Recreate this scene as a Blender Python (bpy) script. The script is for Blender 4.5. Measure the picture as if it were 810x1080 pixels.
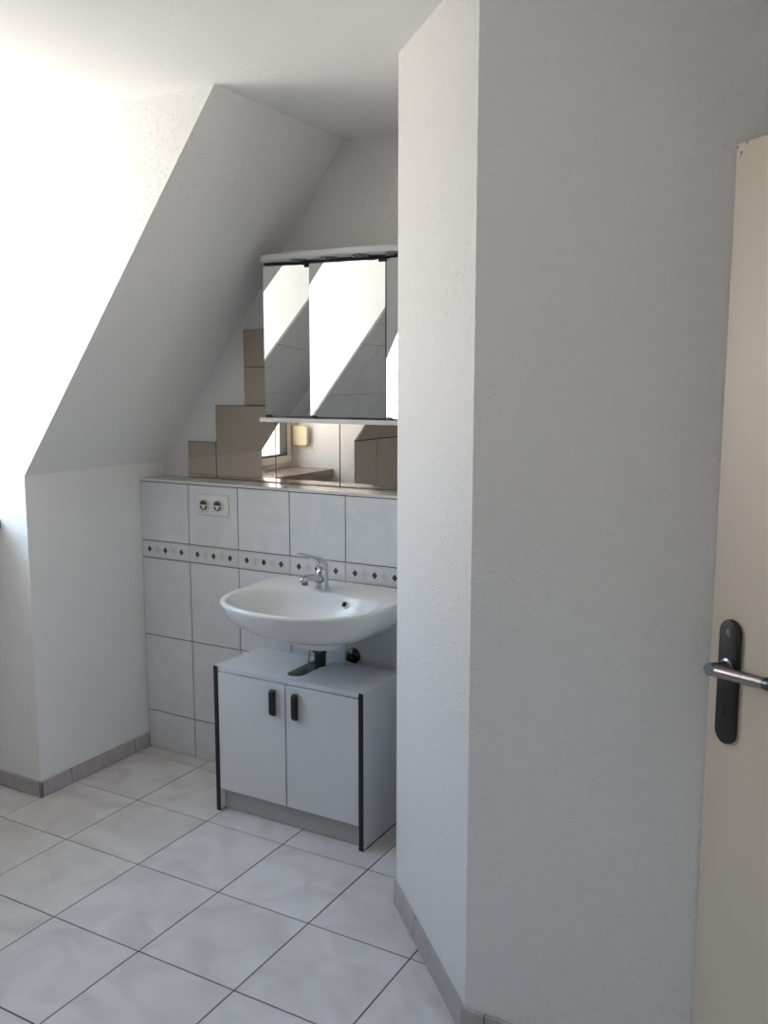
import bpy, bmesh, math, random
from mathutils import Vector, Matrix
random.seed(7)
PI = math.pi
COL = bpy.context.scene.collection
for o in list(bpy.data.objects):
    bpy.data.objects.remove(o)

# ---------------------------------------------------------------- camera
F, YAW, PITCH, ROLL = 968.76, -0.51482, 0.14164, 0.00072
CAM = Vector((1.7363, -1.6976, 1.5535))
cy, sy, cp, sp = math.cos(YAW), math.sin(YAW), math.cos(PITCH), math.sin(PITCH)
fw = Vector((sy*cp, cy*cp, -sp)); rt = Vector((cy, -sy, 0)); up = rt.cross(fw)
cr, sr = math.cos(ROLL), math.sin(ROLL)
rt2 = cr*rt + sr*up; up2 = -sr*rt + cr*up
cam = bpy.data.cameras.new('camera'); camo = bpy.data.objects.new('camera', cam); COL.objects.link(camo)
cam.sensor_fit = 'VERTICAL'; cam.sensor_height = 36; cam.lens = 36*F/1080; cam.clip_start = 0.02
m = Matrix((rt2, up2, -fw)).transposed().to_4x4(); m.translation = CAM
camo.matrix_world = m
bpy.context.scene.camera = camo

# ---------------------------------------------------------------- world
w = bpy.data.worlds.new('sky'); bpy.context.scene.world = w; w.use_nodes = True
nt = w.node_tree; nt.nodes.clear()
out = nt.nodes.new('ShaderNodeOutputWorld'); bg = nt.nodes.new('ShaderNodeBackground')
tc = nt.nodes.new('ShaderNodeTexCoord'); sx = nt.nodes.new('ShaderNodeSeparateXYZ'); rp = nt.nodes.new('ShaderNodeValToRGB')
mr = nt.nodes.new('ShaderNodeMapRange'); mr.inputs[1].default_value = -1; mr.inputs[2].default_value = 1
nt.links.new(tc.outputs['Generated'], sx.inputs[0]); nt.links.new(sx.outputs[2], mr.inputs[0]); nt.links.new(mr.outputs[0], rp.inputs[0])
els = rp.color_ramp.elements
els[0].position = 0.0; els[0].color = (1.06, 1.01, 0.94, 1)       # sunlit roofs and street below the horizon
els[1].position = 1.0; els[1].color = (0.40, 0.60, 0.92, 1)
for pos, c in ((0.42, (1.18, 1.12, 1.03, 1)), (0.50, (1.08, 1.04, 1.00, 1)), (0.58, (0.85, 0.93, 1.03, 1)), (0.72, (0.50, 0.70, 0.98, 1))):
    e = els.new(pos); e.color = c
nt.links.new(rp.outputs[0], bg.inputs[0]); bg.inputs[1].default_value = 9.0
nt.links.new(bg.outputs[0], out.inputs[0])

def portal(loc, sizx, sizy, direction):
    l = bpy.data.lights.new('window_portal', 'AREA'); l.shape = 'RECTANGLE'; l.size = sizx; l.size_y = sizy
    l.cycles.is_portal = True
    o = bpy.data.objects.new('window_portal', l); COL.objects.link(o); o.location = loc
    o.rotation_euler = Vector(direction).to_track_quat('-Z', 'Y').to_euler()
portal((-1.56, 0.085, 1.62), 1.2, 0.80, (1, 0, 0))
portal((3.34, -0.85, 1.50), 1.2, 1.1, (-1, 0, 0))  # portal for the added hall window

vs = bpy.context.scene.view_settings
vs.view_transform = 'Standard'; vs.look = 'None'; vs.gamma = 1; vs.use_curve_mapping = False
vs.exposure = 0.24

# ---------------------------------------------------------------- materials
def mat(name, color, rough=0.6, metal=0.0, bump=None, spec=None, noise=None, coat=0):
    """bump=(kind, scale, strength, distance); noise=(scale, color2, lo, hi)"""
    M = bpy.data.materials.new(name); M.use_nodes = True
    n = M.node_tree; b = n.nodes['Principled BSDF']
    b.inputs['Base Color'].default_value = (*color, 1); b.inputs['Roughness'].default_value = rough; b.inputs['Metallic'].default_value = metal
    if spec is not None: b.inputs['Specular IOR Level'].default_value = spec
    if coat: b.inputs['Coat Weight'].default_value = coat; b.inputs['Coat Roughness'].default_value = 0.05
    t = n.nodes.new('ShaderNodeTexCoord'); geo = n.nodes.new('ShaderNodeNewGeometry')
    if noise:
        sc, c2, lo, hi = noise[:4]
        v = n.nodes.new('ShaderNodeVectorMath'); v.operation = 'MULTIPLY_ADD'
        n.links.new(geo.outputs['Random Per Island'], v.inputs[0]); v.inputs[1].default_value = (7.3, 11.1, 5.7) if len(noise) > 4 else (0, 0, 0)
        n.links.new(t.outputs['Object'], v.inputs[2])
        z = n.nodes.new('ShaderNodeTexNoise'); z.inputs['Scale'].default_value = sc; z.inputs['Detail'].default_value = 6
        z.inputs['Distortion'].default_value = 1.2
        n.links.new(v.outputs[0], z.inputs['Vector'])
        r = n.nodes.new('ShaderNodeValToRGB'); r.color_ramp.elements[0].position = lo; r.color_ramp.elements[1].position = hi
        r.color_ramp.elements[0].color = (*c2, 1); r.color_ramp.elements[1].color = (*color, 1)
        n.links.new(z.outputs[0], r.inputs[0]); n.links.new(r.outputs[0], b.inputs['Base Color'])
    if bump:
        kind, sc, st, dist = bump
        bp = n.nodes.new('ShaderNodeBump'); bp.inputs['Strength'].default_value = st; bp.inputs['Distance'].default_value = dist
        if kind == 'chip':      # woodchip wallpaper: sparse raised fibres under paint
            zz = n.nodes.new('ShaderNodeTexNoise'); zz.inputs['Scale'].default_value = sc; zz.inputs['Detail'].default_value = 2; zz.inputs['Distortion'].default_value = 0.6
            n.links.new(t.outputs['Object'], zz.inputs['Vector'])
            r1 = n.nodes.new('ShaderNodeMapRange'); r1.interpolation_type = 'SMOOTHSTEP'; r1.inputs[1].default_value = 0.54; r1.inputs[2].default_value = 0.74
            n.links.new(zz.outputs[0], r1.inputs[0])
            ad = n.nodes.new('ShaderNodeMath'); ad.operation = 'MULTIPLY_ADD'; ad.inputs[1].default_value = 0.5
            n.links.new(zz.outputs[0], ad.inputs[0]); n.links.new(r1.outputs[0], ad.inputs[2])
            n.links.new(ad.outputs[0], bp.inputs['Height'])
        else:
            zz = n.nodes.new('ShaderNodeTexNoise'); zz.inputs['Scale'].default_value = sc; zz.inputs['Detail'].default_value = 4
            n.links.new(t.outputs['Object'], zz.inputs['Vector']); n.links.new(zz.outputs[0], bp.inputs['Height'])
        n.links.new(bp.outputs[0], b.inputs['Normal'])
    return M
M = {}
M['paint'] = mat('painted_woodchip', (0.90, 0.89, 0.865), 0.5, bump=('chip', 85, 0.7, 0.0020))
M['ceiling'] = mat('ceiling_woodchip', (0.92, 0.91, 0.89), 0.8, bump=('chip', 85, 0.5, 0.0015))
M['floor'] = mat('floor_tile', (0.80, 0.77, 0.755), 0.26, noise=(5.0, (0.68, 0.645, 0.63), 0.34, 0.62, 1), bump=('noise', 30, 0.05, 0.001))
M['grout'] = mat('dark_grout', (0.05, 0.05, 0.055), 0.9)
M['fgrout'] = mat('floor_grout', (0.035, 0.033, 0.032), 0.9)
M['wtile'] = mat('wall_tile', (0.79, 0.81, 0.83), 0.2, noise=(9.0, (0.73, 0.76, 0.785), 0.35, 0.62, 1))
M['stile'] = mat('shower_tile', (0.60, 0.595, 0.585), 0.3, noise=(6.0, (0.55, 0.545, 0.535), 0.35, 0.62, 1))
M['ledge'] = mat('ledge_tile', (0.74, 0.73, 0.71), 0.12)
M['skirt'] = mat('skirting_tile', (0.53, 0.475, 0.47), 0.35, noise=(18, (0.45, 0.40, 0.40), 0.35, 0.65, 1))
M['band'] = mat('border_tile', (0.76, 0.76, 0.76), 0.3, noise=(30, (0.70, 0.70, 0.71), 0.35, 0.65))
M['diadark'] = mat('border_diamond_dark', (0.055, 0.06, 0.085), 0.3)
M['dialight'] = mat('border_diamond_grey', (0.62, 0.62, 0.62), 0.35)
M['diawhite'] = mat('border_diamond_white', (0.80, 0.80, 0.80), 0.3)
M['ceramic'] = mat('white_ceramic', (0.82, 0.82, 0.81), 0.2)
M['chrome'] = mat('chrome', (0.62, 0.63, 0.66), 0.12, 1.0)
M['dullchrome'] = mat('aged_chrome', (0.30, 0.27, 0.24), 0.3, 1.0)
M['valve'] = mat('tarnished_brass', (0.085, 0.07, 0.055), 0.35, 1.0)
M['black'] = mat('black_plastic', (0.012, 0.012, 0.013), 0.35)
M['rubber'] = mat('dark_trap', (0.03, 0.028, 0.028), 0.4)
M['laminate'] = mat('white_laminate', (0.76, 0.765, 0.775), 0.4, bump=('noise', 400, 0.06, 0.0005))
M['plinth'] = mat('shaded_plinth', (0.52, 0.50, 0.50), 0.45)  # plinth white darkened in colour for the shade it stands in
M['plastic'] = mat('white_plastic', (0.78, 0.78, 0.765), 0.3)
M['cream'] = mat('cream_plastic', (0.74, 0.66, 0.48), 0.4)
M['mirror'] = mat('silver_mirror', (0.80, 0.82, 0.82), 0.01, 1.0)
M['bronze_mirror'] = mat('tinted_mirror', (0.50, 0.43, 0.36), 0.012, 1.0)
M['glassedge'] = mat('mirror_edge', (0.10, 0.12, 0.12), 0.2)
M['pvc'] = mat('window_frame_plastic', (0.80, 0.77, 0.70), 0.35)
M['gasket'] = mat('window_gasket', (0.02, 0.02, 0.02), 0.6)
M['sill'] = mat('brown_stone_sill', (0.36, 0.28, 0.22), 0.25, noise=(25, (0.26, 0.20, 0.16), 0.35, 0.65))
M['door'] = mat('cream_door_paint', (0.78, 0.67, 0.535), 0.42, bump=('noise', 180, 0.05, 0.001))
M['chip'] = mat('chipped_paint', (0.30, 0.24, 0.19), 0.8)
M['gunmetal'] = mat('gunmetal_plate', (0.042, 0.036, 0.036), 0.42, 0.6)
M['lever'] = mat('brushed_lever', (0.36, 0.31, 0.30), 0.28, 1.0)
M['levercap'] = mat('sky_tinted_lever_end', (0.30, 0.33, 0.37), 0.35, 1.0)  # grey-blue sky reflection put into the metal colour
M['sockdark'] = mat('socket_recess', (0.05, 0.05, 0.05), 0.5)
M['levertip'] = mat('dark_lever_ring', (0.10, 0.10, 0.11), 0.3, 1.0)
M['pit'] = mat('keyhole_black', (0.004, 0.004, 0.004), 0.8)
M['lampglass'] = mat('lamp_reflector', (0.16, 0.16, 0.17), 0.25, 0.7)
M['strap'] = mat('woven_strap', (0.35, 0.33, 0.28), 0.9)
def glass():
    g = bpy.data.materials.new('window_glass'); g.use_nodes = True; n = g.node_tree; n.nodes.clear()
    o = n.nodes.new('ShaderNodeOutputMaterial'); t = n.nodes.new('ShaderNodeBsdfTransparent'); s = n.nodes.new('ShaderNodeBsdfGlossy')
    s.inputs['Roughness'].default_value = 0.0; f = n.nodes.new('ShaderNodeFresnel'); f.inputs[0].default_value = 1.45
    x = n.nodes.new('ShaderNodeMixShader'); n.links.new(f.outputs[0], x.inputs[0]); n.links.new(t.outputs[0], x.inputs[1]); n.links.new(s.outputs[0], x.inputs[2])
    n.links.new(x.outputs[0], o.inputs[0]); return g
M['glass'] = glass()

# ---------------------------------------------------------------- helpers
def mk(name, bm, mats, parent=None, kind=None, label=None, cat=None, group=None, smooth=False, bevel=0, seg=2):
    if not isinstance(mats, (list, tuple)): mats = [mats]
    bmesh.ops.recalc_face_normals(bm, faces=bm.faces)
    loc = Vector((0, 0, 0))
    if parent is not None:
        p = parent
        while p is not None: loc += p.location; p = p.parent
    elif kind != 'structure':
        vs_ = [v.co for v in bm.verts]
        loc = Vector(((min(v.x for v in vs_)+max(v.x for v in vs_))/2, (min(v.y for v in vs_)+max(v.y for v in vs_))/2, min(v.z for v in vs_)))
    bmesh.ops.translate(bm, verts=bm.verts, vec=-loc)
    me = bpy.data.meshes.new(name); bm.to_mesh(me); bm.free()
    for x in mats: me.materials.append(M[x])
    if smooth:
        for p in me.polygons: p.use_smooth = True
        if smooth != 'all': me.set_sharp_from_angle(angle=math.radians(smooth if smooth is not True else 40))
    o = bpy.data.objects.new(name, me); COL.objects.link(o)
    if parent is not None: o.parent = parent
    else: o.location = loc
    if bevel:
        b = o.modifiers.new('bevel', 'BEVEL'); b.width = bevel; b.segments = seg; b.limit_method = 'ANGLE'; b.angle_limit = math.radians(40)
        b.harden_normals = False
        for p in me.polygons: p.use_smooth = True
        me.set_sharp_from_angle(angle=math.radians(40))
    tag(o, label, cat, group, kind)
    return o
def tag(o, label=None, cat=None, group=None, kind=None):
    for k, v in (('label', label), ('category', cat), ('group', group), ('kind', kind)):
        if v: o[k] = v
def empty(name, loc, label=None, cat=None, group=None, kind=None):
    o = bpy.data.objects.new(name, None); COL.objects.link(o); o.location = loc; o.empty_display_size = 0.05
    tag(o, label, cat, group, kind); return o
def box(bm, x0, x1, y0, y1, z0, z1, mi=0):
    vs_ = [bm.verts.new(c) for c in ((x0,y0,z0),(x1,y0,z0),(x1,y1,z0),(x0,y1,z0),(x0,y0,z1),(x1,y0,z1),(x1,y1,z1),(x0,y1,z1))]
    for f in ((0,3,2,1),(4,5,6,7),(0,1,5,4),(1,2,6,5),(2,3,7,6),(3,0,4,7)):
        bm.faces.new([vs_[i] for i in f]).material_index = mi
def B(*a):
    bm = bmesh.new(); box(bm, *a); return bm
def prism(bm, pts, axis, a, b, mi=0):
    """extrude polygon pts along axis (0/1/2) from a to b; pts are the two other coordinates in order"""
    def P(p, h):
        if axis == 0: return (h, p[0], p[1])
        if axis == 1: return (p[0], h, p[1])
        return (p[0], p[1], h)
    A = [bm.verts.new(P(p, a)) for p in pts]; C = [bm.verts.new(P(p, b)) for p in pts]
    bm.faces.new(A).material_index = mi; bm.faces.new(C[::-1]).material_index = mi
    for i in range(len(pts)):
        j = (i+1) % len(pts); bm.faces.new((A[i], A[j], C[j], C[i])).material_index = mi
def tile(bm, o, u, v, n, u0, u1, v0, v1, th=0.004, gap=0.0015, ch=0.0012, mi=0):
    """one tile with a small chamfer on plane origin o, axes u,v, normal n"""
    o, u, v, n = Vector(o), Vector(u), Vector(v), Vector(n)
    r = []
    for (g, h) in ((gap, 0), (gap, th-ch), (gap+ch, th)):
        r.append([bm.verts.new(o+u*a+v*b+n*h) for a, b in ((u0+g, v0+g), (u1-g, v0+g), (u1-g, v1-g), (u0+g, v1-g))])
    bm.faces.new(r[2]).material_index = mi
    for k in (0, 1):
        for i in range(4):
            j = (i+1) % 4; bm.faces.new((r[k][i], r[k][j], r[k+1][j], r[k+1][i])).material_index = mi
def rings(bm, loops, close=True, cap0=False, cap1=False, mi=0):
    R_ = [[bm.verts.new(p) for p in l] for l in loops]
    for k in range(len(R_)-1):
        n = len(R_[k])
        for i in range(n if close else n-1):
            j = (i+1) % n; bm.faces.new((R_[k][i], R_[k][j], R_[k+1][j], R_[k+1][i])).material_index = mi
    if cap0: bm.faces.new(R_[0][::-1]).material_index = mi
    if cap1: bm.faces.new(R_[-1]).material_index = mi
def frame_at(d):
    d = Vector(d).normalized(); a = Vector((0, 0, 1)) if abs(d.z) < 0.9 else Vector((1, 0, 0))
    u = d.cross(a).normalized(); return u, d.cross(u).normalized(), d
def tube(bm, pts, rad, n=20, mi=0, caps=True, flat=1.0):
    pts = [Vector(p) for p in pts]; L = []
    if not isinstance(rad, (list, tuple)): rad = [rad]*len(pts)
    for i, p in enumerate(pts):
        d = (pts[min(i+1, len(pts)-1)]-pts[max(i-1, 0)])
        u, v, _ = frame_at(d)
        L.append([p+u*math.cos(2*PI*k/n)*rad[i]+v*math.sin(2*PI*k/n)*rad[i]*flat for k in range(n)])
    rings(bm, L, True, caps, caps, mi)
def lathe(bm, c, axis, prof, n=28, mi=0, cap0=True, cap1=True):
    """prof: (height along axis, radius)"""
    u, v, d = frame_at(axis); c = Vector(c)
    rings(bm, [[c+d*h+u*math.cos(2*PI*k/n)*r+v*math.sin(2*PI*k/n)*r for k in range(n)] for h, r in prof], True, cap0, cap1, mi)

# ---------------------------------------------------------------- setting
XK, YC, YF, CE = -1.0, 0.52, -0.35, 2.41         # knee wall, dormer cheeks, ceiling height
ZK, XS = 1.216, -0.088                          # slope runs from (XK,ZK) up to (XS,CE)
YB, YT = 1.235, 1.09                            # back wall, tiled pre-wall face
XW = -1.42                                      # window wall
YR = -3.2                                       # rear wall behind the camera
XR = 2.13
TX, TY = 0.333, 0.3393
bm = bmesh.new()
for i in range(-6, 11):
    for j in range(-11, 5):
        tile(bm, (0,0,-0.004), (1,0,0), (0,1,0), (0,0,1), i*TX, (i+1)*TX, j*TY, (j+1)*TY, gap=0.0019)
fl = mk('floor', bm, 'floor', kind='structure')
mk('floor_joints', B(-1.99, 3.66, -3.72, 1.69, -0.06, -0.0022), 'fgrout', parent=fl)

def knee_block(name, y0, y1):
    bm = bmesh.new(); prism(bm, [(XK, -0.02), (XK, ZK), (XS, CE), (XS, CE+0.12), (-1.62, CE+0.12), (-1.62, -0.02)], 1, y0, y1)
    return mk(name, bm, 'paint', kind='structure')
knee_block('wall_left', YC, 1.40)
knee_block('wall_left_far', YR-0.1, YF)
mk('ceiling', B(-1.62, 3.4, YR-0.1, 1.40, CE, CE+0.12), 'ceiling', kind='structure')
# window wall of the dormer (parapet, head)
bm = bmesh.new(); box(bm, XW-0.15, XW, YF-0.01, YC+0.01, -0.02, 1.03); box(bm, XW-0.15, XW, YF-0.01, YC+0.01, 2.20, CE+0.05)
mk('wall_window', bm, 'paint', kind='structure')
# back wall of the niche, rear, partition, right
mk('wall_back', B(-1.0, 0.70, YB, 1.40, -0.02, CE+0.05), 'paint', kind='structure')
bm = bmesh.new(); PX, PY = 0.918, 0.144
prism(bm, [(0.503, 1.40), (0.503, 0.559), (PX, PY), (XR+0.02, PY), (XR+0.02, 1.40)], 2, -0.02, CE+0.02)
mk('wall_partition', bm, 'paint', kind='structure')
bm = bmesh.new()      # right wall with the doorway the door belongs to
box(bm, XR, XR+0.12, -0.40, PY+0.02, -0.02, CE+0.02); box(bm, XR, XR+0.12, YR-0.1, -1.27, -0.02, CE+0.02); box(bm, XR, XR+0.12, -1.28, -0.39, 2.02, CE+0.02)
mk('wall_right', bm, 'paint', kind='structure')
bm = bmesh.new(); box(bm, 3.2, 3.32, -2.1, -1.40, -0.02, CE+0.02); box(bm, 3.2, 3.32, -0.30, 0.4, -0.02, CE+0.02)
box(bm, 3.2, 3.32, -1.40, -0.30, -0.02, 0.90); box(bm, 3.2, 3.32, -1.40, -0.30, 2.10, CE+0.02)  # opening for the added fill-light window
mk('wall_hall', bm, 'paint', kind='structure')
bm = bmesh.new(); box(bm, XR+0.12, 3.2, -2.1, -2.0, -0.02, CE+0.02); box(bm, XR+0.12, 3.2, 0.3, 0.4, -0.02, CE+0.02)
mk('wall_hall_end', bm, 'paint', kind='structure')
bm = B(-1.0, XR+0.1, YR-0.12, YR, -0.02, CE+0.02)
mk('wall_rear', bm, 'paint', kind='structure')

# tiled pre-wall under the ledge
bm = B(-1.0, 0.503, YT+0.004, YB, 0, 1.146)
pw = mk('wall_niche', bm, 'grout', kind='structure')
bm = bmesh.new(); bb = bmesh.new()
cols = [-1.0, -0.742, -0.493, -0.248, -0.002, 0.245, 0.503]
rows = [-0.17, 0.165, 0.497, 0.8275]
for i in range(6):
    for z0, z1 in list(zip(rows[:-1], rows[1:]))+[(0.9005, 1.145)]:
        tile(bm, (0, YT+0.004, 0), (1,0,0), (0,0,1), (0,-1,0), cols[i], cols[i+1], max(z0, -0.001), z1, gap=0.0018)
mk('wall_tiles', bm, 'wtile', parent=pw)
for i in range(6):
    a, b = cols[i], cols[i+1]
    tile(bb, (0, YT+0.004, 0), (1,0,0), (0,0,1), (0,-1,0), a, b, 0.8285, 0.8995, gap=0.0007)
    def dia(cx, cz, hw, hh, mi, lift):
        c = [(cx-hw, cz), (cx, cz-hh), (cx+hw, cz), (cx, cz+hh)]
        prism(bb, c, 1, YT+0.0005, YT-lift, mi)
    s = (b-a)/3
    for k in range(3):
        cx = b - s*(k+0.5); cz = 0.864
        dia(cx, cz, 0.0215, 0.0225, 1, 0.0003); dia(cx, cz, 0.0195, 0.0205, 2, 0.0006); dia(cx, cz, 0.0120, 0.0140, 3, 0.0010)
        if k < 2: dia(cx-s/2, cz, 0.0145, 0.0180, 1, 0.0003)
        # thin moulded lines along both edges of each border piece
        for zz in (0.8330, 0.8950):
            box(bb, cx-s/2+0.002, cx+s/2-0.002, YT-0.0008, YT+0.001, zz-0.0011, zz+0.0011, 1)
mk('border_tiles', bb, ['band', 'dialight', 'diawhite', 'diadark'], parent=pw)
# ledge
bm = bmesh.new()
for i in range(6):
    tile(bm, (0, 0, 1.147), (1,0,0), (0,1,0), (0,0,1), cols[i], cols[i+1], YT-0.004, YB, th=0.010, gap=0.0006, ch=0.002)
mk('ledge_tiles', bm, 'ledge', parent=pw)

# skirting
def skirt(name, p0, p1, n, h=0.062, th=0.009, joints=(), mi='skirt'):
    p0, p1, n = Vector(p0), Vector(p1), Vector(n).normalized(); d = (p1-p0); L = d.length; d.normalize()
    bm = bmesh.new(); js = [0]+list(joints)+[L]
    for a, b in zip(js[:-1], js[1:]):
        tile(bm, p0, d, (0,0,1), n, a, b, 0, h, th=th, gap=0.0015, ch=0.0012)
    o = mk(name, bm, mi, kind='structure')
    bm = bmesh.new(); q = [p0, p1, p1+n*(th-0.003), p0+n*(th-0.003)]
    prism(bm, [(v.x, v.y) for v in q], 2, 0.0, h-0.002)
    mk('skirting_joints', bm, 'grout', parent=o)
skirt('baseboard_left', (XK, YT, 0), (XK, YC-0.009, 0), (1, 0, 0), joints=(0.09, 0.43,))
skirt('baseboard_cheek', (XK+0.009, YC, 0), (XW, YC, 0), (0, -1, 0), joints=(0.34,))
q = math.sqrt(0.5)
skirt('baseboard_chamfer', (0.503, 0.559, 0), (PX, PY, 0), (-q, -q, 0), h=0.075, joints=(0.2,))
skirt('baseboard_right', (PX-0.008, PY, 0), (XR, PY, 0), (0, -1, 0), h=0.075, joints=(0.06, 0.39, 0.72, 1.05))
skirt('baseboard_niche', (0.503, YT, 0), (0.503, 0.559, 0), (-1, 0, 0), joints=(0.2,))

# tiled knee wall and slope beyond the dormer (seen in the mirrors)
bm = bmesh.new(); g = bmesh.new()
sl = Vector((XS-XK, 0, CE-ZK)); SL = sl.length; sl.normalize(); sn = Vector((sl.z, 0, -sl.x))
js = [YF-0.25*k for k in range(0, 9)]
zs = [0.0, 0.22, 0.552, 0.884, ZK-0.004]
for k in range(8):
    for z0, z1 in zip(zs[:-1], zs[1:]): tile(bm, (XK+0.003, 0, 0), (0,1,0), (0,0,1), (1,0,0), js[k+1], js[k], z0, z1)
    ss = [0.004, 0.336, 0.668, 1.0, 1.332, SL-0.02]
    for s0, s1 in zip(ss[:-1], ss[1:]): tile(bm, Vector((XK, 0, ZK))+sn*0.003, (0,1,0), sl, sn, js[k+1], js[k], s0, s1)
o = mk('wall_shower', bm, 'stile', kind='structure')
prism(g, [(XK-0.01, 0), (XK-0.01, ZK), (XS-0.03, CE-0.01), (XS-0.01, CE-0.01), (XK+0.004, ZK), (XK+0.004, 0)], 1, js[-1], YF-0.0005)
mk('tile_joints', g, 'grout', parent=o)

# ---------------------------------------------------------------- dormer window
def window(name, o, u, W, z0, z1, n, sash=0.06, fr=0.05, handle=True):
    """o: lower start corner, u: horizontal direction, n: into the room"""
    o, u, n = Vector(o), Vector(u), Vector(n); Z = Vector((0, 0, 1))
    root = empty(name, o, kind='structure')
    def fr_bm(a0, a1, b0, b1, w_, d0, d1):
        bm = bmesh.new()
        for (s0, s1, t0, t1) in ((a0, a1, b0, b0+w_), (a0, a1, b1-w_, b1), (a0, a0+w_, b0+w_, b1-w_), (a1-w_, a1, b0+w_, b1-w_)):
            vv = [bm.verts.new(o+u*s+Z*(t-o.z)+n*d) for d in (d0, d1) for s, t in ((s0, t0), (s1, t0), (s1, t1), (s0, t1))]
            for f in ((0,1,2,3), (4,5,6,7), (0,1,5,4), (1,2,6,5), (2,3,7,6), (3,0,4,7)): bm.faces.new([vv[i] for i in f])
        return bm
    mk('window_frame', fr_bm(0, W, z0, z1, fr, -0.07, 0.0), 'pvc', parent=root)
    sa = mk('sash', fr_bm(fr-0.012, W-fr+0.012, z0+fr-0.012, z1-fr+0.012, sash, -0.045, 0.016), 'pvc', parent=root, bevel=0.003)
    e = fr+sash-0.012
    mk('gasket', fr_bm(e-0.002, W-e+0.002, z0+e-0.002, z1-e+0.002, 0.008, -0.032, 0.0175), 'gasket', parent=sa)
    bm = bmesh.new(); vv = [bm.verts.new(o+u*s+Z*(t-o.z)+n*-0.02) for s, t in ((e, z0+e), (W-e, z0+e), (W-e, z1-e), (e, z1-e))]; bm.faces.new(vv)
    mk('pane', bm, 'glass', parent=sa)
    if handle:
        bm = bmesh.new(); c = o+u*(W-fr-0.02)+Z*((z0+z1)/2-o.z)
        lathe(bm, c+n*0.016, n, [(0, 0.016), (0.008, 0.015), (0.010, 0.009), (0.04, 0.009)], 20)
        tube(bm, [c+n*0.045+Z*0.008, c+n*0.05-Z*0.03, c+n*0.048-Z*0.115], [0.011, 0.010, 0.008], 16)
        mk('window_handle', bm, 'plastic', parent=sa, smooth=True)
    return root
window('window_1', (XW-0.01, -0.34, 1.05), (0, 1, 0), 0.85, 1.05, 2.20, (1, 0, 0), sash=0.048, fr=0.036)
bm = bmesh.new(); box(bm, XW-0.08, XW, YF, -0.34, 1.03, 2.20); box(bm, XW-0.08, XW, 0.51, YC, 1.03, 2.20)
mk('trim_1', bm, 'paint', kind='structure')
mk('trim_2', B(XW-0.07, -1.14, YF, YC, 1.012, 1.048), 'sill', kind='structure', bevel=0.004)

window('added_fill_window', (3.22, -0.30, 0.90), (0, -1, 0), 1.10, 0.90, 2.10, (-1, 0, 0), handle=False)  # unseen hall window, added to send fill light through the doorway
# roller-blind strap winder on the far cheek
r = empty('strap_winder', (-1.355, YF, 1.17), 'cream strap winder box on the wall beside the window, seen in the tinted mirror', 'strap winder')
bm = bmesh.new(); prism(bm, [(-1.41, 1.175), (-1.31, 1.175), (-1.30, 1.19), (-1.30, 1.28), (-1.315, 1.295), (-1.41, 1.295)], 1, YF, YF+0.035)
mk('winder_box', bm, 'cream', parent=r, bevel=0.006)
mk('strap', B(-1.398, -1.380, YF+0.014, YF+0.017, 1.29, 2.2), 'strap', parent=r)

# ---------------------------------------------------------------- mirror tiles
YM = 1.222
def mtile(x0, x1, z0, z1, label, small):
    bm = bmesh.new()
    g = 0.0008; e = 0.0015
    a = [bm.verts.new((x, YM+e, z)) for x, z in ((x0+g, z0+g), (x1-g, z0+g), (x1-g, z1-g), (x0+g, z1-g))]
    b = [bm.verts.new((x, YM, z)) for x, z in ((x0+g+e, z0+g+e), (x1-g-e, z0+g+e), (x1-g-e, z1-g-e), (x0+g+e, z1-g-e))]
    c = [bm.verts.new((v.co.x, YB, v.co.z)) for v in a]
    bm.faces.new(b).material_index = 0; bm.faces.new(c).material_index = 1
    for i in range(4):
        j = (i+1) % 4; bm.faces.new((a[i], a[j], b[j], b[i])).material_index = 1; bm.faces.new((c[i], c[j], a[j], a[i])).material_index = 1
    o = mk('mirror_tile', bm, ['bronze_mirror', 'glassedge'], label=label, cat='mirror', group='tinted mirror tiles stepped up the niche wall')
zl = 1.1575
mtile(-0.852, -0.702, zl, zl+0.15, 'small square tinted mirror tile standing on the ledge, furthest left of the steps', 1)
mtile(-0.702, -0.403, zl, zl+0.30, 'large tinted mirror tile on the ledge between the small lowest tile and the window reflection', 0)
mtile(-0.553, -0.403, zl+0.30, zl+0.45, 'small tinted mirror tile on top of the large one, left of the mirror cabinet', 1)
mtile(-0.553, -0.403, zl+0.45, zl+0.595, 'topmost small tinted mirror tile under the sloped ceiling', 1)
mtile(-0.403, -0.106, zl, zl+0.30, 'large tinted mirror tile reflecting the window sill and the strap winder box', 0)
mtile(-0.106, 0.191, zl, zl+0.30, 'large tinted mirror tile reflecting a dark tiled knee wall, right of the sill reflection', 0)
mtile(0.191, 0.490, zl, zl+0.30, 'large tinted mirror tile at the right end of the ledge beside the angled wall', 0)

YM = 1.222
# ---------------------------------------------------------------- mirror cabinet
mc = empty('mirror_cabinet', (0.0085, YB, 1.42), 'white mirror cabinet with three mirrored doors above the tinted mirror tiles', 'mirror cabinet')
XL, XRc = -0.345, 0.362
bm = bmesh.new()
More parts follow.
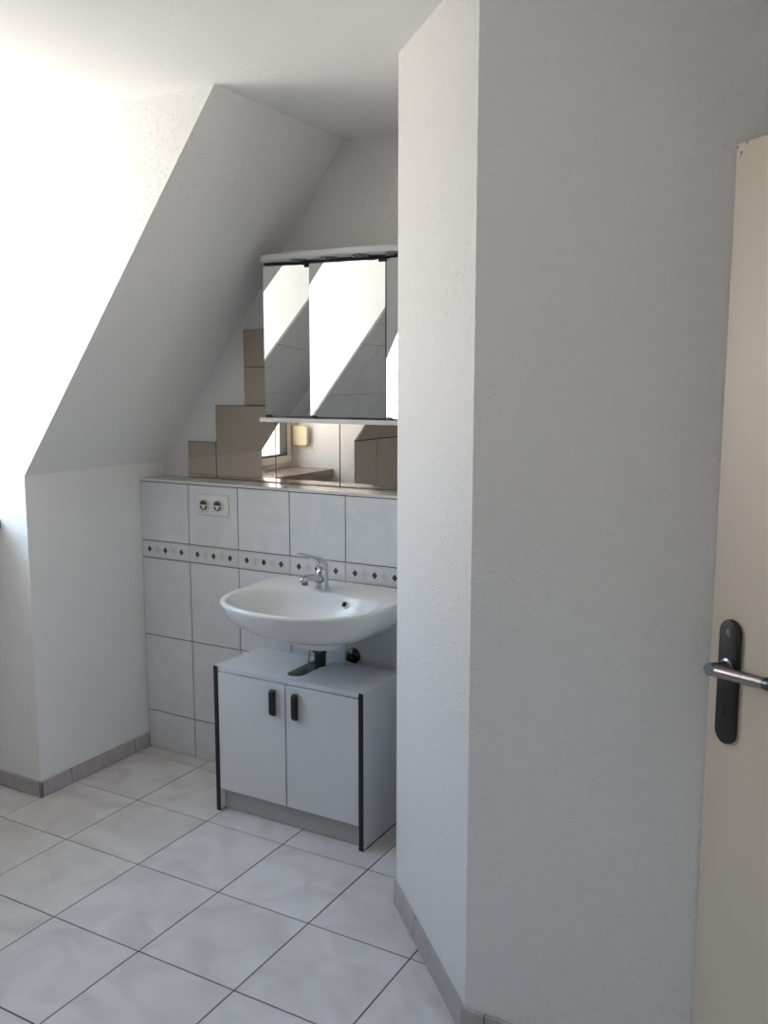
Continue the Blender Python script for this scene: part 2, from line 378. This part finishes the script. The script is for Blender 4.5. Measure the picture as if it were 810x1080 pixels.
# shell: back + inner body behind the doors
box(bm, XL+0.02, XRc-0.02, YM-0.014, YM-0.002, 1.425, 1.975); box(bm, XL+0.012, XL+0.026, 1.120, YM-0.002, 1.425, 1.972); box(bm, XRc-0.026, XRc-0.012, 1.120, YM-0.002, 1.425, 1.972)
mk('cabinet_shell', bm, 'laminate', parent=mc)
bm = bmesh.new(); n = 24
pts = [(XL-0.012, YB), (XL-0.012, 1.10)]
for k in range(n+1):
    t = k/n; x = XL-0.012+0.012*0+ (XRc-XL+0.024)*t
    e = min(t, 1-t)*(XRc-XL+0.024); rr = 0.03
    y = 1.05 - 0.032*math.sin(PI*t)
    if e < rr: y += rr-math.sqrt(rr*rr-(rr-e)**2)
    pts.append((x, y))
pts += [(XRc+0.012, 1.10), (XRc+0.012, YB)]
# drop near duplicate points
prism(bm, pts, 2, 1.978, 2.002)
tb = mk('light_board', bm, 'plastic', parent=mc, bevel=0.005)
for x in (-0.175, -0.045, 0.085, 0.215):
    bm = bmesh.new(); lathe(bm, (x, 1.062, 1.979), (0, 0, -1), [(0, 0.030), (0.006, 0.030), (0.008, 0.026), (0.004, 0.018), (0.003, 0.0)], 24, cap1=False)
    mk('spotlight', bm, 'lampglass', parent=tb, smooth=True)
mk('shadow_strip', B(XL+0.004, XRc-0.004, 1.085, 1.17, 1.970, 1.979), 'black', parent=mc)  # black strip stands in for the shadow gap under the board
mk('bottom_shelf', B(XL, XRc, 1.045, YM-0.001, 1.404, 1.419), 'plastic', parent=mc, bevel=0.002)
def mdoor(cx, cyy, w_, deg, z0=1.424, z1=1.966):
    a = math.radians(deg); t = Vector((math.cos(a), math.sin(a), 0)); nn = Vector((math.sin(a), -math.cos(a), 0)); c = Vector((cx, cyy, 0))
    bm = bmesh.new(); L = []
    for off, ins in ((-0.005, 0), (-0.0012, 0), (0, 0.0012)):
        L.append([c+t*s+nn*off+Vector((0, 0, z)) for s, z in ((-w_/2+ins, z0+ins), (w_/2-ins, z0+ins), (w_/2-ins, z1-ins), (-w_/2+ins, z1-ins))])
    rings(bm, L, True, True, False, 1)
    f = bm.faces.new([v for v in bm.verts][-4:]); f.material_index = 0
    d = mk('mirror_door', bm, ['mirror', 'glassedge'], parent=mc)
    for (s, z, zz) in (((w_/2-0.014, z1-0.010, z1+0.008)), ((-w_/2+0.016, z0-0.004, z0+0.006))):
        bm = bmesh.new(); A = c+t*(s-0.012); D = c+t*(s+0.012)
        q_ = [A+nn*0.003, D+nn*0.003, D-nn*0.012, A-nn*0.012]
        prism(bm, [(v.x, v.y) for v in q_], 2, z, zz)
        mk('door_hinge', bm, 'gunmetal', parent=d)
mdoor(-0.2425, 1.087, 0.190, 12.0)
mdoor(0.0085, 1.09, 0.304, 3.2)
mdoor(0.254, 1.076, 0.185, -13.0)

# ---------------------------------------------------------------- socket
r = empty('double_socket', (-0.612, YT, 1.025), 'white double power socket in the tile at the upper left of the tiled wall', 'socket')
mk('cover_plate', B(-0.692, -0.532, YT-0.007, YT, 1.028, 1.110), 'plastic', parent=r, bevel=0.004)
for cx in (-0.653, -0.583):
    bm = bmesh.new(); c = (cx, YT-0.0085, 1.068)
    lathe(bm, c, (0, -1, 0), [(0, 0.026), (0.003, 0.026), (0.0035, 0.0215), (0.001, 0.0205), (-0.0015, 0.0)], 28, cap1=False)
    ins = mk('socket_insert', bm, 'plastic', parent=r, smooth=True)
    bm = bmesh.new(); 
    lathe(bm, (cx, YT-0.0112, 1.068), (0, -1, 0), [(0, 0.0190), (0.0006, 0.0190)], 24)
    well = mk('socket_well', bm, 'sockdark', parent=r)
    well['label'] = 'dark recessed contact well'
    bm = bmesh.new()
    box(bm, cx-0.0185, cx+0.0185, YT-0.0135, YT-0.0117, 1.0655, 1.0705)
    lathe(bm, (cx, YT-0.0117, 1.061), (0, -1, 0), [(0, 0.0075), (0.0016, 0.0075)], 16)
    mk('contact_bridge', bm, 'plastic', parent=well)

# ---------------------------------------------------------------- washbasin
SX = 0.005
def outline(phi, s=1.0, cx=0.0, cy=0.26, front=0.25, back=0.255, hw=0.302, nf=2.25, nb=7.0, depth_back=None):
    """phi 0..2pi; local x right, y forward (distance from the wall)"""
    c, s_ = math.cos(phi), math.sin(phi)
    if s_ >= 0: n_ = nf; ry = front
    else: n_ = nb; ry = back
    x = hw*math.copysign(abs(c)**(2/n_), c); y = ry*math.copysign(abs(s_)**(2/n_), s_)
    return (cx+x*s, cy+y*s)
N = 96
phis = [2*PI*k/N for k in range(N)]
def W(x, y, z): return Vector((SX+x, YT-y, z))
def outer(s, z, cyb=0.26, backkeep=True, k=1.0):
    L = []
    for p in phis:
        x, y = outline(p, 1.0)
        # shrink towards the drain line while the back edge stays at the wall
        y2 = 0.26+(y-0.26)*s if y > 0.26 else y + (1-s)*0.0
        if y <= 0.26: y2 = 0.26+(y-0.26)*1.0 if backkeep else 0.26+(y-0.26)*s
        L.append(W(x*s*k, y2, z))
    return L
def inner(s, z, cy=0.292, hw=0.268, fr=0.198, bk=0.160, n_=2.2):
    L = []
    for p in phis:
        c, s_ = math.cos(p), math.sin(p)
        L.append(W(hw*s*math.copysign(abs(c)**(2/n_), c), cy+(fr if s_ > 0 else bk)*s*math.copysign(abs(s_)**(2/n_), s_), z))
    return L
def rimz(y): return 0.832-0.012*min(1, max(0, y/0.25))
def blend(A, C, t): return [a.lerp(c, t) for a, c in zip(A, C)]
bm = bmesh.new(); loops = []
# underside, bottom to top
def coll(s, z, hw=0.105, fr=0.075, bk=0.09, cy=0.225): return [W(0.015+v.x-SX, YT-v.y, z) for v in _coll(s, z, hw, fr, bk, cy)]
def _coll(s, z, hw, fr, bk, cy): return [W(hw*s*math.cos(p), cy+(fr if math.sin(p) > 0 else bk)*s*math.sin(p), z) for p in phis]
loops.append(coll(0.30, 0.648)); loops.append(coll(0.75, 0.649)); loops.append(coll(0.95, 0.653)); loops.append(coll(1.02, 0.663)); loops.append(coll(1.06, 0.684))
def under(t, z):   # t 0 collar .. 1 rim
    A = coll(1.25, z); C = outer(1.0, z); return [Vector((a.x+(c.x-a.x)*t, a.y+(c.y-a.y)*min(1, t), z-0.022*t*max(0.0, 1-(YT-c.y)/0.24))) for a, c in zip(A, C)]
for t, z in ((0.14, 0.690), (0.38, 0.701), (0.60, 0.718), (0.77, 0.740), (0.88, 0.762), (0.95, 0.785), (0.985, 0.804)):
    loops.append(under(t, z))
def atrim(L, dz): return [Vector((v.x, v.y, rimz(YT-v.y)+dz)) for v in L]
O1 = outer(1.0, 0); 
def inset(L, d):
    n = len(L); R = []
    for i, v in enumerate(L):
        c = Vector((SX, YT-0.26, v.z)); dd = (c-v); dd.z = 0
        R.append(v+dd.normalized()*d)
    return R
loops.append(atrim(O1, -0.009)); loops.append(atrim(inset(O1, 0.002), -0.003)); loops.append(atrim(inset(O1, 0.007), 0.0)); loops.append(atrim(inset(O1, 0.013), 0.0005))
I0 = inner(1.0, 0)
O2 = inset(O1, 0.013)
loops.append(atrim(blend(O2, I0, 0.45), -0.001)); loops.append(atrim(blend(O2, I0, 0.85), -0.003))
loops.append(atrim(I0, -0.006)); loops.append([Vector((v.x, v.y, rimz(YT-v.y)-0.016)) for v in inner(0.97, 0)])
for s, z in ((0.93, 0.785), (0.87, 0.762), (0.77, 0.738), (0.62, 0.718), (0.42, 0.706), (0.20, 0.700), (0.085, 0.698)):
    L = inner(s, z); 
    loops.append([v+Vector((0, (1-s)*0.02, 0)) for v in L])
rings(bm, loops, True, True, True)
wb = mk('washbasin', bm, 'ceramic', label='white wall-hung ceramic washbasin mounted on the tiled wall above the vanity cabinet', cat='sink', smooth='all')
bm = bmesh.new()
oc = W(0.085, 0.152, 0.786); od = Vector((-0.05, -0.75, 0.42)).normalized()
lathe(bm, oc+od*0.001, od, [(-0.004, 0.0125), (0.003, 0.0125), (0.004, 0.0105), (0.003, 0.0095)], 24, cap1=False)
ov = mk('overflow_ring', bm, 'ceramic', parent=wb, smooth=True)
bm = bmesh.new(); lathe(bm, oc+od*0.0005, od, [(-0.002, 0.0098), (0.0028, 0.0098)], 20)
mk('overflow_hole', bm, 'pit', parent=ov)
bm = bmesh.new(); lathe(bm, W(0, 0.272, 0.699), (0, 0, 1), [(0, 0.03), (0.003, 0.03), (0.004, 0.022), (0.002, 0.019), (0.003, 0.016), (0.008, 0.0)], 28, cap1=False)
mk('drain_plug', bm, 'chrome', parent=wb, smooth=True)

# ---------------------------------------------------------------- faucet
fx, fy = -0.020, 0.962; fz = 0.829
fa = empty('faucet', (fx, fy, fz), 'chrome single-lever mixer tap on the back rim of the white washbasin', 'faucet')
bm = bmesh.new()
lathe(bm, (fx, fy, fz), (0, 0, 1), [(0, 0.026), (0.004, 0.026), (0.006, 0.0235), (0.030, 0.0225), (0.050, 0.0230), (0.060, 0.0225), (0.068, 0.018), (0.071, 0.0)], 32, cap1=False)
mk('faucet_body', bm, 'chrome', parent=fa, smooth=True)
bm = bmesh.new()
tube(bm, [(fx, fy-0.005, fz+0.030), (fx, fy-0.035, fz+0.042), (fx, fy-0.070, fz+0.050), (fx, fy-0.100, fz+0.053), (fx, fy-0.118, fz+0.050), (fx, fy-0.126, fz+0.046)], [0.019, 0.0175, 0.0155, 0.014, 0.0125, 0.007], 24, flat=0.85)
sp_ = mk('spout', bm, 'chrome', parent=fa, smooth='all')
bm = bmesh.new(); lathe(bm, (fx, fy-0.106, fz+0.042), (0, -0.15, -1), [(0, 0.011), (0.012, 0.011), (0.013, 0.008), (0.010, 0.0)], 20, cap1=False)
mk('aerator', bm, 'dullchrome', parent=sp_, smooth=True)
bm = bmesh.new()
lp = [(0.004, 0.066, 0.018, 0.020), (0.004, 0.078, 0.0225, 0.020), (-0.002, 0.094, 0.0205, 0.016), (-0.020, 0.107, 0.017, 0.0105), (-0.050, 0.1185, 0.0135, 0.007), (-0.090, 0.1310, 0.0105, 0.0055), (-0.125, 0.1415, 0.0100, 0.005), (-0.141, 0.1450, 0.0085, 0.0045), (-0.146, 0.1462, 0.004, 0.003)]
L = []
for i, (dy, dz, rw, rh) in enumerate(lp):
    a = lp[max(i-1, 0)]; b = lp[min(i+1, len(lp)-1)]; d = Vector((0, b[0]-a[0], b[1]-a[1])).normalized(); v = Vector((1, 0, 0)); u = d.cross(v)
    L.append([Vector((fx, fy+dy, fz+dz))+v*math.cos(2*PI*k/20)*rw+u*math.sin(2*PI*k/20)*rh for k in range(20)])
rings(bm, L, True, True, True)
mk('faucet_lever', bm, 'chrome', parent=fa, smooth='all')

# ---------------------------------------------------------------- siphon and valve
tx, ty = SX+0.010, YT-0.225
r = empty('siphon', (-0.03, 0.965, 0.42), 'dark bottle trap with a thin chrome rod under the washbasin, dropping into the cabinet slot', 'drain pipe')
bm = bmesh.new()
lathe(bm, (tx, ty, 0.6475), (0, 0, -1), [(0, 0.034), (0.007, 0.036), (0.009, 0.022), (0.012, 0.018)], 28)
tube(bm, [(tx, ty, 0.642), (tx-0.006, ty+0.012, 0.632), (tx-0.020, ty+0.045, 0.620), (-0.030, 0.950, 0.612), (-0.031, 0.958, 0.600)], 0.016, 20)
mk('tail_pipe', bm, 'rubber', parent=r, smooth=True)
bm = bmesh.new(); lathe(bm, (-0.031, 0.962, 0.615), (0, 0, -1), [(0, 0.016), (0.004, 0.023), (0.022, 0.024), (0.024, 0.021), (0.17, 0.021), (0.18, 0.014)], 28)
tube(bm, [(-0.031, 0.97, 0.50), (-0.031, 1.02, 0.50), (-0.031, YT-0.003, 0.50)], 0.016, 18)
mk('bottle_trap', bm, 'rubber', parent=r, smooth=True)
bm = bmesh.new(); tube(bm, [(-0.006, 0.862, 0.650), (-0.022, 0.880, 0.60), (-0.036, 0.895, 0.535)], 0.0040, 12)
mk('pull_rod', bm, 'chrome', parent=r, smooth=True)
r = empty('angle_valve', (0.105, YT, 0.55), 'small aged chrome angle valve on the tiles right of the bottle trap', 'valve')
vx, vz = 0.032, 0.556
r.location = (vx, YT, vz)
bm = bmesh.new(); lathe(bm, (vx, YT, vz), (0, -1, 0), [(0, 0.029), (0.003, 0.029), (0.010, 0.016), (0.012, 0.010), (0.024, 0.010)], 24)
mk('rosette', bm, 'valve', parent=r, smooth=True)
bm = bmesh.new(); lathe(bm, (vx, YT-0.020, vz), (0, -1, 0), [(0, 0.010), (0.004, 0.015), (0.014, 0.015), (0.017, 0.011), (0.018, 0.0)], 10, cap1=False)
mk('valve_knob', bm, 'valve', parent=r)

# ---------------------------------------------------------------- vanity cabinet
vc = empty('vanity_cabinet', (-0.047, 0.90, 0), 'white laminate under-sink cabinet with two doors and black edge strips, standing on the floor', 'cabinet')
X0, X1, Y0, Y1, H = -0.358, 0.264, 0.765, 1.035, 0.545
for s, (a, b) in enumerate(((X0, X0+0.016), (X1-0.016, X1))):
    p_ = mk('side_panel', B(a, b, Y0+0.003, Y1, 0.004, H), 'laminate', parent=vc, bevel=0.001)
    mk('edge_strip', B(a-0.0008, b+0.0008, Y0, Y0+0.0035, 0.0, H+0.001), 'black', parent=p_, bevel=0.001)
    mk('base_strip', B(a-0.0004, b+0.0004, Y0+0.0035, Y1, 0.0, 0.004), 'black', parent=p_)
    if s == 0: pass
# top with a rounded slot cut in from the rear
cxs, wsl, yf = -0.050, 0.034, 0.845
pts = [(X0+0.0165, Y0+0.008), (X1-0.0165, Y0+0.008), (X1-0.0165, Y1), (cxs+wsl, Y1)]
for k in range(0, 17):
    a = PI*k/16; pts.append((cxs+wsl*math.cos(a), yf-wsl*math.sin(a)))
pts += [(cxs-wsl, Y1), (X0+0.0165, Y1)]
bm = bmesh.new(); prism(bm, pts, 2, H-0.018, H-0.001)
mk('cabinet_top', bm, 'laminate', parent=vc)
bm = bmesh.new(); box(bm, X0+0.016, X1-0.016, Y0+0.03, Y1-0.01, 0.085, 0.10); box(bm, X0+0.016, X1-0.016, Y1-0.012, Y1-0.006, 0.10, 0.30)
mk('cabinet_floor', bm, 'laminate', parent=vc)
mid = -0.0465
for (a, b, hx) in ((X0+0.018, mid-0.0028, mid-0.048), (mid+0.0028, X1-0.018, mid+0.045)):
    d = mk('cabinet_door', B(a, b, Y0+0.002, Y0+0.018, 0.086, H-0.0215), 'laminate', parent=vc, bevel=0.001)
    bm = bmesh.new(); prof = []
    z0, z1 = 0.408, 0.503
    for yy, zz in ((0.0, z0), (0.0, z1), (-0.014, z1-0.001), (-0.020, z1-0.010), (-0.020, z0+0.012), (-0.014, z0+0.003)): prof.append((Y0+0.002+yy, zz))
    prism(bm, prof, 0, hx-0.0095, hx+0.0095)
    mk('handle', bm, 'black', parent=d, bevel=0.0035, seg=3)
mk('divider', B(mid-0.008, mid+0.008, Y0+0.02, Y0+0.08, 0.10, H-0.02), 'black', parent=vc)
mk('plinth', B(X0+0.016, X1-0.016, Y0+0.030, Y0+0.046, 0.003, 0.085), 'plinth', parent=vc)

# ---------------------------------------------------------------- door leaf
DQ = Vector((1.434, 0.137, 0)); DD = Vector((0.7804, -0.6253, 0)); DN = Vector((-0.6253, -0.7804, 0)); Z = Vector((0, 0, 1))
def DP(s, off, z): return DQ+DD*s+DN*off+Z*z
def dbox(bm, s0, s1, o0, o1, z0, z1, mi=0):
    vs_ = [bm.verts.new(DP(s, o_, z)) for z in (z0, z1) for s, o_ in ((s0, o0), (s1, o0), (s1, o1), (s0, o1))]
    for f in ((0,3,2,1),(4,5,6,7),(0,1,5,4),(1,2,6,5),(2,3,7,6),(3,0,4,7)): bm.faces.new([vs_[i] for i in f]).material_index = mi
bm = bmesh.new(); dbox(bm, 0, 0.86, -0.040, 0, 0.008, 1.98)
dr = mk('door_1', bm, 'door', kind='structure', bevel=0.003, seg=3)
bm = bmesh.new()
for (s, z, a, b) in ((0.013, 1.962, 0.0022, 0.0028), (0.011, 1.956, 0.0012, 0.0015), (0.003, 1.974, 0.002, 0.002), (0.026, 1.9765, 0.0015, 0.003)):
    dbox(bm, s-a, s+a, -0.001, 0.0003, z-b, z+b)
mk('paint_chip', bm, 'chip', parent=dr)
hp = dr
# rounded plate
sc_, zc0, zc1, pw_ = 0.0565, 0.862, 1.107, 0.0262
def capsule(rad, off, s=sc_, a=zc0, b=zc1, n=18):
    L = []; r0 = pw_
    for k in range(n+1):
        t = PI*k/n; L.append(DP(s+rad*math.cos(t), off, b-r0+rad*math.sin(t)))
    for k in range(n+1):
        t = PI+PI*k/n; L.append(DP(s+rad*math.cos(t), off, a+r0+rad*math.sin(t)))
    return L
bm = bmesh.new(); rings(bm, [capsule(pw_, 0.0), capsule(pw_, 0.006), capsule(pw_-0.0012, 0.008), capsule(pw_-0.004, 0.009)], True, True, True)
pl_ = mk('handle_plate', bm, 'gunmetal', parent=dr, smooth=35)
bm = bmesh.new(); c = DP(sc_, 0.009, 0.928)
kh = []
for k in range(20):
    t = 2*PI*k/20; kh.append((0.0042*math.cos(t), 0.012*math.copysign(abs(math.sin(t))**0.7, math.sin(t))))
rings(bm, [[DP(sc_+a, 0.0085, 0.928+b) for a, b in kh], [DP(sc_+a, 0.0094, 0.928+b) for a, b in kh]], True, True, True)
mk('keyhole', bm, 'pit', parent=pl_)
bm = bmesh.new()     # small engraved ring mark with a tail
tube(bm, [DP(sc_-0.001+0.0035*math.cos(t), 0.0092, 1.083+0.0048*math.sin(t)) for t in [2*PI*k/16 for k in range(17)]], 0.0006, 6)
tube(bm, [DP(sc_+0.0015, 0.0092, 1.0795), DP(sc_+0.0045, 0.0092, 1.0745)], 0.0006, 6)
mk('engraved_mark', bm, 'plastic', parent=pl_)
lz = 1.016
bm = bmesh.new(); lathe(bm, DP(sc_+0.002, 0.008, lz), DN, [(0, 0.0165), (0.004, 0.0165), (0.006, 0.0118), (0.044, 0.0122), (0.0475, 0.0120), (0.049, 0.0108)], 32)
mk('lever_neck', bm, 'levercap', parent=dr, smooth=True)
P0, P1 = DP(sc_+0.008, 0.0435, lz-0.002), DP(0.182, 0.037, 1.025)
bm = bmesh.new(); tube(bm, [P0, P0.lerp(P1, 0.5), P1], [0.0115, 0.0115, 0.0112], 32)
lv = mk('lever', bm, 'lever', parent=dr, smooth=True)
e_ = (P1-P0).normalized()
bm = bmesh.new(); tube(bm, [P1, P1+e_*0.002, P1+e_*0.016, P1+e_*0.018], [0.0114, 0.0120, 0.0120, 0.010], 32)
mk('lever_ring', bm, 'levertip', parent=lv, smooth=True)
# door frame around the opening
bm = bmesh.new()
box(bm, XR-0.012, XR+0.13, -0.40, -0.345, 0, 2.07); box(bm, XR-0.012, XR+0.13, -1.325, -1.27, 0, 2.07); box(bm, XR-0.012, XR+0.13, -1.27, -0.40, 2.01, 2.07)
mk('trim_3', bm, 'door', kind='structure')
